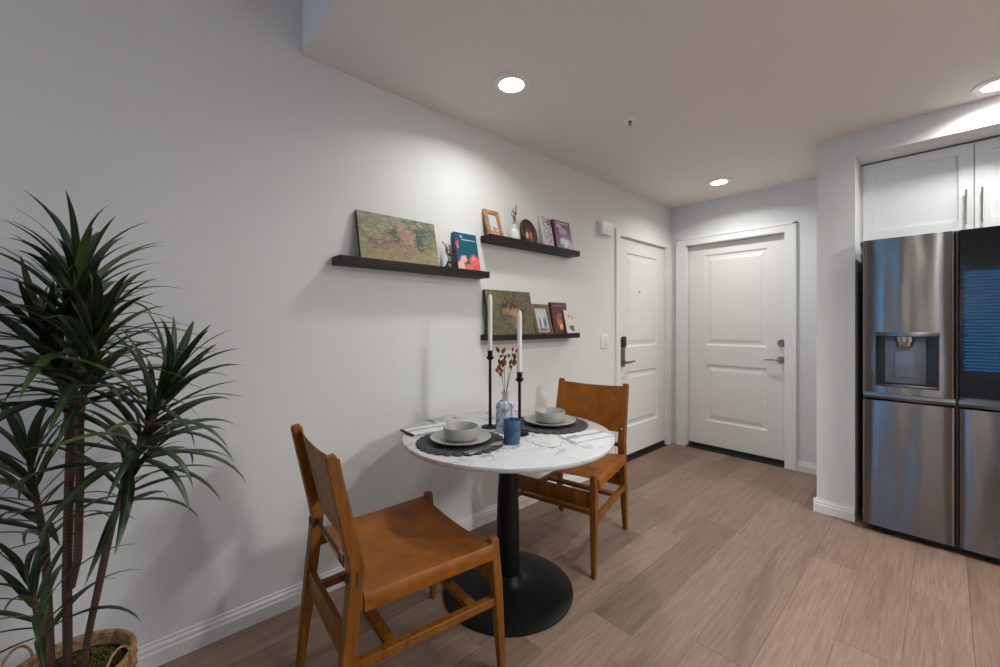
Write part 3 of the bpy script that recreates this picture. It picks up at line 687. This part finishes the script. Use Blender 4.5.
for k in range(7):
    a = 2 * PI * k / 7 + rd.uniform(-.3, .3); l = rd.uniform(.08, .205); sp_ = rd.uniform(.02, .065)
    P = [Vector((.004 * math.cos(a), .004 * math.sin(a), .018)), Vector((.007 * math.cos(a), .007 * math.sin(a), .052)), Vector((sp_ * .5 * math.cos(a), sp_ * .5 * math.sin(a), .05 + l * .5)), Vector((sp_ * math.cos(a), sp_ * math.sin(a), .05 + l))]
    sm_ = obj('stem', MB().tube(P, [.0012, .0012, .001, .0008], 6), M['sprig_stem'], dr)
    for q in range(3):
        f = 1 - q * .30; B = P[2].lerp(P[3], f) + Vector((rd.uniform(-.012, .012) * (q > 0), rd.uniform(-.012, .012) * (q > 0), 0))
        fh = obj('flower_head', bud, None, sm_, B, (rd.uniform(-.6, .6), rd.uniform(-.6, .6), 0)); s_ = rd.uniform(.75, 1.15); fh.scale = (s_, s_, s_ * 1.1)
cu = thing('tumbler', 'blue glazed ceramic tumbler on the marble tabletop', 'cup', (.697, -2.980, TZ))
obj('cup_body', MB().lathe([(0, 0), (.030, 0), (.033, .003), (.036, .05), (.0375, .098), (.0365, .101), (.0350, .098), (.0335, .05), (.029, .008), (0, .007)], n=40), M['blue'], cu)

# ------------------------------------------------------------------ picture ledges and what stands on them
def ledge(y0, y1, z0, z1, label):
    t = thing('picture_ledge', label, 'shelf', (0, (y0 + y1) / 2, z0), group='dark picture ledges')
    hw = (y1 - y0) / 2; h = z1 - z0
    obj('shelf_board', MB().box(0, .10, -hw, hw, 0, .018, .0015).box(.0, .10, -hw, -hw + .006, .017, h).box(.0, .10, hw - .006, hw, .017, h), M['ledge'], t)
    obj('front_lip', MB().box(.088, .1005, -hw, hw, .016, h, .0015), M['ledge'], t)
    obj('back_rail', MB().box(0, .010, -hw, hw, .016, h, .0015), M['ledge'], t)
    return z0 + .0185
Z1 = ledge(-3.480, -2.590, 1.514, 1.552, 'dark picture ledge holding the wide floral canvas and the teal book')
Z2 = ledge(-2.580, -1.704, 1.742, 1.782, 'dark picture ledge holding the oval frame and the purple book')
Z3 = ledge(-2.580, -1.704, 1.138, 1.174, 'dark picture ledge holding the square dark painting')
LEAN = {}
def lean_thing(name, label, cat, y, z, w, h, th, xb, lean=None):
    """local x = width (world +y), z = height, front = local -y (world +x). Stands at x=xb (front bottom) leaning to the wall."""
    if lean is None: lean = math.asin(max(0, min(.5, (xb - th - .002) / h)))
    return thing(name, label, cat, (xb, y, z + th * math.sin(lean)), (-lean, 0, PI / 2))
# local +x -> world +y ; local +y -> world -x (to the wall); rot order XYZ: X lean first then Z
def canvas(label, y0, y1, z, h, mat, xb=.082, th=.02):
    w = y1 - y0; t = lean_thing('canvas_painting', label, 'painting', (y0 + y1) / 2, z, w, h, th, xb)
    obj('stretcher_body', MB().box(-w / 2, w / 2, .0006, th, 0, h), M['canvas_edge'], t, smooth=0)
    obj('painted_front', MB().box(-w / 2 + .0005, w / 2 - .0005, 0, .001, .0005, h - .0005), mat, t, smooth=0)
G = rgb
pA = art('floral_landscape_paint', [(.2, G(90, 86, 64)), (.45, G(140, 132, 100)), (.6, G(120, 122, 88)), (.85, G(164, 152, 118))],
    [(.25, .72, .34, .3, G(122, 128, 98)), (.8, .75, .25, .3, G(74, 86, 72)), (.5, .1, .7, .2, G(152, 134, 98)), (.24, .45, .13, .16, G(120, 90, 76)), (.5, .5, .22, .3, G(130, 92, 82)), (.6, .66, .13, .15, G(158, 116, 106)), (.52, .32, .14, .16, G(146, 108, 94)), (.68, .5, .08, .1, G(170, 132, 118)), (.42, .58, .07, .14, G(60, 74, 66)), (.75, .55, .07, .2, G(52, 66, 58)), (.86, .48, .08, .12, G(96, 104, 72))], 7, .09, daub=1.0)
canvas('wide floral garden painting on canvas leaning on the ledge', -3.372, -2.932, Z1, .262, pA)
pB = art('dark_still_life_paint', [(.2, G(66, 58, 42)), (.5, G(96, 84, 62)), (.85, G(122, 108, 80))],
    [(.12, .85, .2, .25, G(104, 104, 66)), (.5, .55, .3, .28, G(76, 64, 46)), (.42, .55, .12, .12, G(140, 112, 80)), (.58, .52, .10, .12, G(168, 138, 104)), (.66, .42, .07, .08, G(182, 150, 116)), (.52, .36, .10, .10, G(120, 96, 70)), (.6, .26, .06, .08, G(160, 134, 108)), (.35, .66, .08, .08, G(54, 50, 36)), (.55, .7, .1, .08, G(58, 52, 38))], 7, .1, daub=.8)
canvas('nearly square dark still-life flower painting leaning on the lower ledge', -2.566, -2.165, Z3, .300, pB)
def book(label, y0, y1, z, h, th, mat, xb, spine=None):
    w = y1 - y0; t = lean_thing('book', label, 'book', (y0 + y1) / 2, z, w, h, th, xb)
    obj('pages', MB().box(-w / 2 + .003, w / 2 - .003, .002, th - .002, .003, h - .003), M['paper'], t, smooth=0)
    obj('front_cover', MB().box(-w / 2, w / 2, 0, .0021, 0, h), mat, t, smooth=0)
    obj('back_cover', MB().box(-w / 2, w / 2, th - .0021, th, 0, h), spine or mat, t, smooth=0)
    obj('spine', MB().box(-w / 2 - .0015, -w / 2 + .002, 0, th, 0, h), spine or mat, t, smooth=0)
mB1 = art('teal_floral_cover', [(.2, G(16, 72, 92)), (.8, G(22, 96, 116))],
    [(.06, .70, .09, .07, G(196, 92, 108)), (.14, .76, .08, .05, G(160, 70, 90)), (.1, .62, .07, .05, G(206, 120, 124)), (.45, .22, .4, .18, G(34, 52, 58)), (.3, .33, .18, .12, G(232, 178, 172)), (.78, .3, .30, .19, G(228, 104, 100)), (.14, .14, .22, .18, G(236, 178, 170)), (.5, .12, .22, .14, G(224, 116, 96)), (.88, .10, .22, .15, G(222, 88, 92)), (.75, .36, .1, .06, G(240, 150, 140))], 4, .035, .35, titles=[(.815, .845, .28, .95, G(190, 214, 214)), (.875, .935, .24, .34, G(200, 220, 220))])
book('teal hardback with pink flowers on its cover', -2.800, -2.638, Z1, .242, .022, mB1, .078, plain('teal_spine', rgb(44, 62, 92), .4))
mB2 = art('white_berry_cover', [(.2, G(214, 208, 204)), (.8, G(228, 222, 218))], [(.75, .3, .4, .35, G(214, 190, 200)), (.8, .85, .3, .14, G(164, 130, 152))], 4, .06, .4, speckle=(15, G(52, 40, 50), .53))
book('white paperback with dark berry speckles beside the purple book', -2.050, -1.955, Z2, .238, .020, mB2, .072, plain('white_spine', rgb(226, 224, 220), .5))
mB3 = art('purple_floral_cover', [(.2, G(96, 56, 88)), (.8, G(150, 104, 140))],
    [(.5, .66, .3, .14, G(196, 160, 190)), (.5, .3, .34, .2, G(196, 200, 216)), (.6, .5, .2, .1, G(150, 96, 140)), (.3, .82, .2, .08, G(206, 176, 186)), (.85, .2, .15, .2, G(170, 110, 150)), (.35, .18, .14, .08, G(120, 140, 110))], 5, .07, .35, titles=[(.90, .95, .15, .9, G(226, 208, 180))])
book('purple hardback with a pale teacup and flowers on its cover', -1.928, -1.738, Z2, .238, .022, mB3, .076, plain('purple_spine', rgb(72, 40, 66), .4))
mB4 = art('maroon_bouquet_cover', [(.2, G(70, 40, 44)), (.8, G(98, 60, 60))],
    [(.42, .4, .2, .16, G(196, 112, 84)), (.5, .25, .14, .1, G(230, 176, 140)), (.35, .52, .14, .1, G(168, 84, 70)), (.68, .5, .14, .14, G(120, 70, 76)), (.5, .62, .2, .08, G(140, 90, 70))], 5, .06, .35, titles=[(.88, .92, .12, .9, G(150, 120, 110))])
book('maroon hardback with an orange bouquet on its cover', -1.950, -1.775, Z3, .240, .022, mB4, .066, plain('maroon_spine', rgb(66, 40, 42), .4))
# greeting card standing on the lower ledge
mC = art('sprig_card', [(.2, G(214, 196, 192)), (.8, G(226, 216, 206))], [(.55, .3, .28, .12, G(60, 96, 66)), (.4, .75, .1, .08, G(164, 118, 96)), (.75, .7, .1, .12, G(178, 152, 100)), (.7, .2, .12, .06, G(40, 82, 56))], 4, .06, .6)
tcard = lean_thing('greeting_card', 'small white card with green leaf sprig in front of the maroon book', 'card', -1.772, Z3, .115, .190, .004, .086, .22)
obj('card_front', MB().box(-.0575, .0575, 0, .003, 0, .19), mC, tcard, smooth=0)
# frames
def frame_rect(label, y0, y1, z, h, fw_, fmat, pmat, xb, th=.016, inner=.012):
    w = y1 - y0; t = lean_thing('photo_frame', label, 'picture frame', (y0 + y1) / 2, z, w, h, th, xb)
    for (a, b, c, d) in ((-w / 2, -w / 2 + fw_, 0, h), (w / 2 - fw_, w / 2, 0, h), (-w / 2 + fw_, w / 2 - fw_, 0, fw_), (-w / 2 + fw_, w / 2 - fw_, h - fw_, h)):
        obj('moulding', MB().box(a, b, 0, th, c, d, .0025), fmat, t)
    obj('mount', MB().box(-w / 2 + fw_, w / 2 - fw_, .007, .009, fw_, h - fw_), M['mat_board'], t, smooth=0)
    obj('photo', MB().box(-w / 2 + fw_ + inner, w / 2 - fw_ - inner, .006, .0071, fw_ + inner, h - fw_ - inner), pmat, t, smooth=0)
    obj('backing', MB().box(-w / 2 + .004, w / 2 - .004, .009, th - .001, .004, h - .004), M['dark_wood'], t, smooth=0)
mP1 = art('seaside_photo', [(.2, G(186, 196, 206)), (.8, G(204, 210, 214))], [(.5, .1, .8, .14, G(196, 136, 104)), (.6, .28, .35, .05, G(80, 92, 96)), (.5, .34, .6, .05, G(150, 176, 190))], 3, .04, .25)
frame_rect('gilded wooden frame with a pale seaside photo', -2.572, -2.448, Z2, .196, .028, M['gold_wood'], mP1, .078, inner=.004)
mP2 = art('group_photo', [(.2, G(166, 166, 176)), (.8, G(206, 204, 206))], [(.3, .35, .1, .3, G(92, 104, 136)), (.5, .4, .09, .32, G(206, 206, 214)), (.66, .35, .10, .3, G(110, 120, 134)), (.8, .4, .08, .3, G(90, 130, 120)), (.5, .08, .6, .08, G(116, 120, 96))], 4, .05, .25)
frame_rect('antique gold frame with a bright group photo', -2.148, -1.972, Z3, .226, .027, M['olive_wood'], mP2, .078, inner=.003)
# oval frame
ov = lean_thing('oval_frame', 'dark carved oval frame with a figure picture', 'picture frame', -2.185, Z2, .16, .196, .016, .070)
def oval_ring(a, b, w, th, cz, n=48):
    vs = []; fs = []
    secs = [(0, th), (0, .004), (.25, 0), (.6, .001), (.85, .004), (1, .008), (1, th)]
    for k in range(n):
        t_ = 2 * PI * k / n; c, s = math.cos(t_), math.sin(t_)
        for (f, y) in secs: vs.append(((a - w * f) * c, y, cz + (b - w * f) * s))
    S = len(secs)
    for k in range(n):
        for i in range(S): fs.append((k * S + i, k * S + (i + 1) % S, ((k + 1) % n) * S + (i + 1) % S, ((k + 1) % n) * S + i))
    return MB().add(vs, fs)
obj('moulding', oval_ring(.076, .098, .022, .016, .098), M['dark_wood'], ov)
ell = [(.056 * math.cos(2 * PI * k / 40), .098 + .078 * math.sin(2 * PI * k / 40)) for k in range(40)]
mP3 = art('dark_figure_print', [(.2, G(54, 34, 28)), (.8, G(84, 54, 42))], [(.3, .36, .14, .2, G(222, 196, 166)), (.62, .38, .15, .24, G(176, 116, 84)), (.5, .8, .3, .12, G(66, 72, 66)), (.4, .62, .22, .05, G(110, 110, 104)), (.6, .14, .2, .1, G(130, 84, 76))], 4, .05, .4)
obj('picture', MB().prism(ell, 1, .008, .0125), mP3, ov, smooth=0)
# little vases on the ledges
bv = thing('bottle_vase', 'small frosted white bottle vase on the ledge beside the oval frame', 'vase', (.052, -2.338, Z2))
obj('bottle_body', MB().lathe([(0, 0), (.031, 0), (.034, .004), (.034, .070), (.031, .082), (.018, .094), (.0135, .10), (.0135, .124), (.0165, .128), (.0125, .128), (.0105, .10), (0, .098)], n=32), M['bottle'], bv)
def sprigs(name, label, loc, n, l0, l1, spread, mat, lmat, seed, leafl=.016, zin=.0):
    t = thing(name, label, 'dried flowers', loc); r = random.Random(seed)
    lf = MB().add([(0, 0, 0), (-leafl * .3, .001, leafl * .5), (0, 0, leafl), (leafl * .3, .001, leafl * .5), (0, -.0015, leafl * .5)], [(0, 1, 4), (1, 2, 4), (2, 3, 4), (3, 0, 4), (0, 3, 2, 1)]).mesh('leaflet', lmat)
    for k in range(n):
        a = 2 * PI * k / n + r.uniform(-.4, .4); l = r.uniform(l0, l1); s_ = spread * r.uniform(.4, 1)
        dx = math.cos(a) * .6
        P = [Vector((0.002 * math.cos(a), .002 * math.sin(a), 0)), Vector((s_ * .25 * dx, s_ * .25 * math.sin(a), l * .5)), Vector((s_ * dx, s_ * math.sin(a), l))]
        so = obj('stem', MB().tube(P, [.0011, .001, .0007], 5), mat, t)
        for q in range(6):
            p = P[1].lerp(P[2], q / 5.0); e = obj('leaflet', lf, None, so, p, (r.uniform(-.9, .9), r.uniform(-.9, .9), r.uniform(0, 6)))
sprigs('dried_sprigs', 'olive-brown dried sprig in the frosted bottle vase', (.052, -2.338, Z2 + .10), 6, .09, .135, .03, M['olive_sprig'], M['olive_sprig'], 2)
mv = thing('bud_vase', 'tiny dark bud vase between the wide canvas and the teal book', 'vase', (.055, -2.855, Z1))
obj('vase_body', MB().lathe([(0, 0), (.016, 0), (.022, .006), (.025, .022), (.021, .036), (.012, .044), (.010, .050), (.013, .056), (.010, .056), (.007, .046), (0, .044)], n=28), M['dark_wood'], mv)
sprigs('berry_sprigs', 'thin reddish dried sprigs in the tiny dark bud vase', (.055, -2.855, Z1 + .046), 7, .07, .125, .042, M['red_sprig'], M['red_sprig'], 9, .018)

# ------------------------------------------------------------------ potted dracaena in a basket
BC = Vector((.350, -4.300, 0)); BR = .132; BH = .315
bk = thing('woven_basket', 'round woven seagrass basket with loop handles under the dracaena', 'basket', BC[:])
N = 44; rings = 20
for r in range(rings):            # each coil weaves in and out of the uprights
    z = .010 + (BH - .020) * r / (rings - 1); k = r / (rings - 1)
    rad = BR * (.84 + .16 * math.sin(min(1, k * 1.15) * PI / 2))
    P = []
    for i in range(N + 1):
        a = 2 * PI * i / N; rr_ = rad + .0028 * (1 if (i + r) % 2 else -1); P.append((rr_ * math.cos(a), rr_ * math.sin(a), z))
    obj('coil', MB().tube(P, .0086, 6, cap=False), M['seagrass'], bk)
obj('liner', MB().lathe([(0, .002), (BR * .80, .002), (BR * .93, .10), (BR * .95, BH - .03), (BR * .90, BH - .03), (BR * .88, .10), (BR * .76, .010), (0, .010)], n=40), M['soil'], bk)
obj('rim', MB().tube([((BR + .001) * math.cos(2 * PI * i / 48), (BR + .001) * math.sin(2 * PI * i / 48), BH) for i in range(49)], .0075, 8, cap=False), M['seagrass'], bk)
hd = Vector((.671, .741)) 
for s in (-1, 1):
    c = hd * s * (BR + .006); tdir = Vector((-hd.y, hd.x))
    P = []
    for i in range(13):
        a = PI * i / 12; q = c + tdir * (math.cos(a) * .042); P.append((q.x, q.y, BH - .02 + math.sin(a) * .075))
    obj('handle', MB().tube(P, .0032, 8), M['seagrass'], bk)
pt = thing('dracaena_plant', 'tall artificial dracaena with several ringed canes and arching narrow leaves', 'plant', (BC.x, BC.y, .272))
def L(p): return Vector(p) - Vector((BC.x, BC.y, .272))
mo = MB(); rm = random.Random(11)
mo.lathe([(0, .026), (.06, .024), (.095, .016), (.112, .004), (.112, -.03), (0, -.03)], n=40)
obj('soil_plug', mo, M['soil'], pt)
mo = MB()
for k in range(1500):
    a = rm.uniform(0, 2 * PI); r = .112 * math.sqrt(rm.random()); z = .022 - .018 * (r / .112) ** 2; s_ = rm.uniform(.008, .018); d = rm.uniform(0, 2 * PI)
    x0, y0 = r * math.cos(a), r * math.sin(a); e = Vector((math.cos(d), math.sin(d), 0)) * s_; f_ = Vector((-math.sin(d), math.cos(d), 0)) * .0022
    top = Vector((x0, y0, z + rm.uniform(.006, .016)))
    mo.add([tuple(Vector((x0, y0, z)) - e - f_), tuple(Vector((x0, y0, z)) - e + f_), tuple(top + f_), tuple(top - f_), tuple(Vector((x0, y0, z)) + e + f_), tuple(Vector((x0, y0, z)) + e - f_)], [(0, 1, 2, 3), (3, 2, 4, 5)])
ms = obj('moss', mo, M['moss'], pt, smooth=0); ms['kind'] = 'stuff'
canes = [
    ([(.322, -4.300, .27), (.321, -4.302, .55), (.318, -4.298, .80), (.312, -4.290, 1.10), (.315, -4.283, 1.36)], .0102),
    ([(.328, -4.294, .52), (.345, -4.280, .60), (.375, -4.274, .80), (.410, -4.272, 1.00), (.445, -4.243, 1.20)], .0092),
    ([(.358, -4.268, .27), (.364, -4.261, .38), (.400, -4.219, .652), (.437, -4.178, .842), (.486, -4.124, 1.00), (.515, -4.092, 1.09)], .0078),
    ([(.366, -4.259, .37), (.385, -4.250, .44), (.405, -4.233, .543), (.442, -4.202, .742), (.476, -4.164, .87)], .0062),
    ([(.300, -4.332, .27), (.280, -4.340, .45), (.226, -4.352, .62), (.190, -4.392, .90)], .0090),
    ([(.345, -4.352, .27), (.362, -4.336, .40), (.345, -4.354, .50), (.332, -4.369, .57)], .0072),
    ([(.320, -4.300, .92), (.325, -4.300, 1.02), (.298, -4.332, 1.15), (.282, -4.350, 1.21)], .0080),
]
for P, r in canes:
    obj('cane', MB().tube([tuple(L(p)) for p in P], [r] * (len(P) - 1) + [r * .55], 10), M['bark'], pt)
lm = []
for kap in (.25, .5, .8, 1.1, 1.45, 1.8):
    vs = []; fs = []; NS = 10; x = z = 0.0; ang = 0.0
    for i in range(NS + 1):
        f_ = i / NS; wd = .060 * (math.sin(PI * min(1, f_ ** .72 * .94 + .06)) ** .75) * .62 + .002 * (1 - f_)
        if i == NS: wd = .0012
        nx, nz = math.cos(ang), -math.sin(ang)
        vs += [(x - nx * wd * .28 * -1, -wd, z + nz * wd * .28), (x, 0, z), (x + nx * wd * .28, wd, z + nz * wd * .28)]
        ang += kap / NS * (.4 + 1.2 * f_); x += math.sin(ang) / NS; z += math.cos(ang) / NS
    for i in range(NS):
        for k in range(2): fs.append((i * 3 + k, i * 3 + k + 1, i * 3 + 4 + k, i * 3 + 3 + k))
    me = MB().add(vs, fs).mesh('leaf', M['leaf'], 180); lm.append((me, Vector((x, 0, z)), [Vector((q[0], 0, q[2])) for q in vs[1::3]]))
rl = random.Random(21); cnt = 0
crowns = [  # cane index, base point on axis, top point, leaves, leaf length
    ((.309, -4.289, 1.15), (.315, -4.283, 1.38), 58, .33),
    ((.415, -4.272, 1.02), (.451, -4.238, 1.24), 50, .30),
    ((.325, -4.300, 1.02), (.280, -4.352, 1.225), 46, .29),
    ((.437, -4.178, .842), (.517, -4.090, 1.10), 58, .285),
    ((.444, -4.200, .742), (.480, -4.160, .885), 20, .23),
    ((.224, -4.354, .616), (.186, -4.396, .92), 42, .275),
    ((.360, -4.338, .419), (.331, -4.370, .58), 24, .235),
]
for (b, tp, n, ln) in crowns:
    b, tp = Vector(b), Vector(tp); ax = (tp - b).normalized()
    for k in range(n):
        f_ = (k + .5) / n; org = b.lerp(tp, f_ ** 1.1); az = k * 2.39996 + rl.uniform(-.25, .25)
        el = math.radians(66 - 58 * f_ ** 1.15 + rl.uniform(-11, 11)); ki = min(5, max(0, int(1.3 + (1 - f_) * 1.8 + rl.uniform(.2, 2.4))))
        s_ = ln * rl.uniform(.80, 1.12) * (1 - .32 * f_ ** 3)
        me, tip, pts = lm[ki]
        Rz = Vector((0, 0, 1)).rotation_difference(ax).to_matrix()
        for att in range(14):
            R = Rz @ Matrix.Rotation(az, 3, 'Z') @ Matrix.Rotation(el, 3, 'Y') @ Matrix.Rotation(rl.uniform(-.15, .15), 3, 'Z')
            W_ = [org + R @ (p * s_) for p in pts]
            if min(p.x for p in W_) > .02: break
            az += .45
            if att > 6: s_ *= .88
        M4 = Matrix.Translation(L(org)) @ R.to_4x4() @ Matrix.Diagonal((s_, s_ * rl.uniform(.9, 1.2), s_, 1))
        o = bpy.data.objects.new('leaf', me); COL.objects.link(o); o.parent = pt; o.matrix_local = M4; cnt += 1
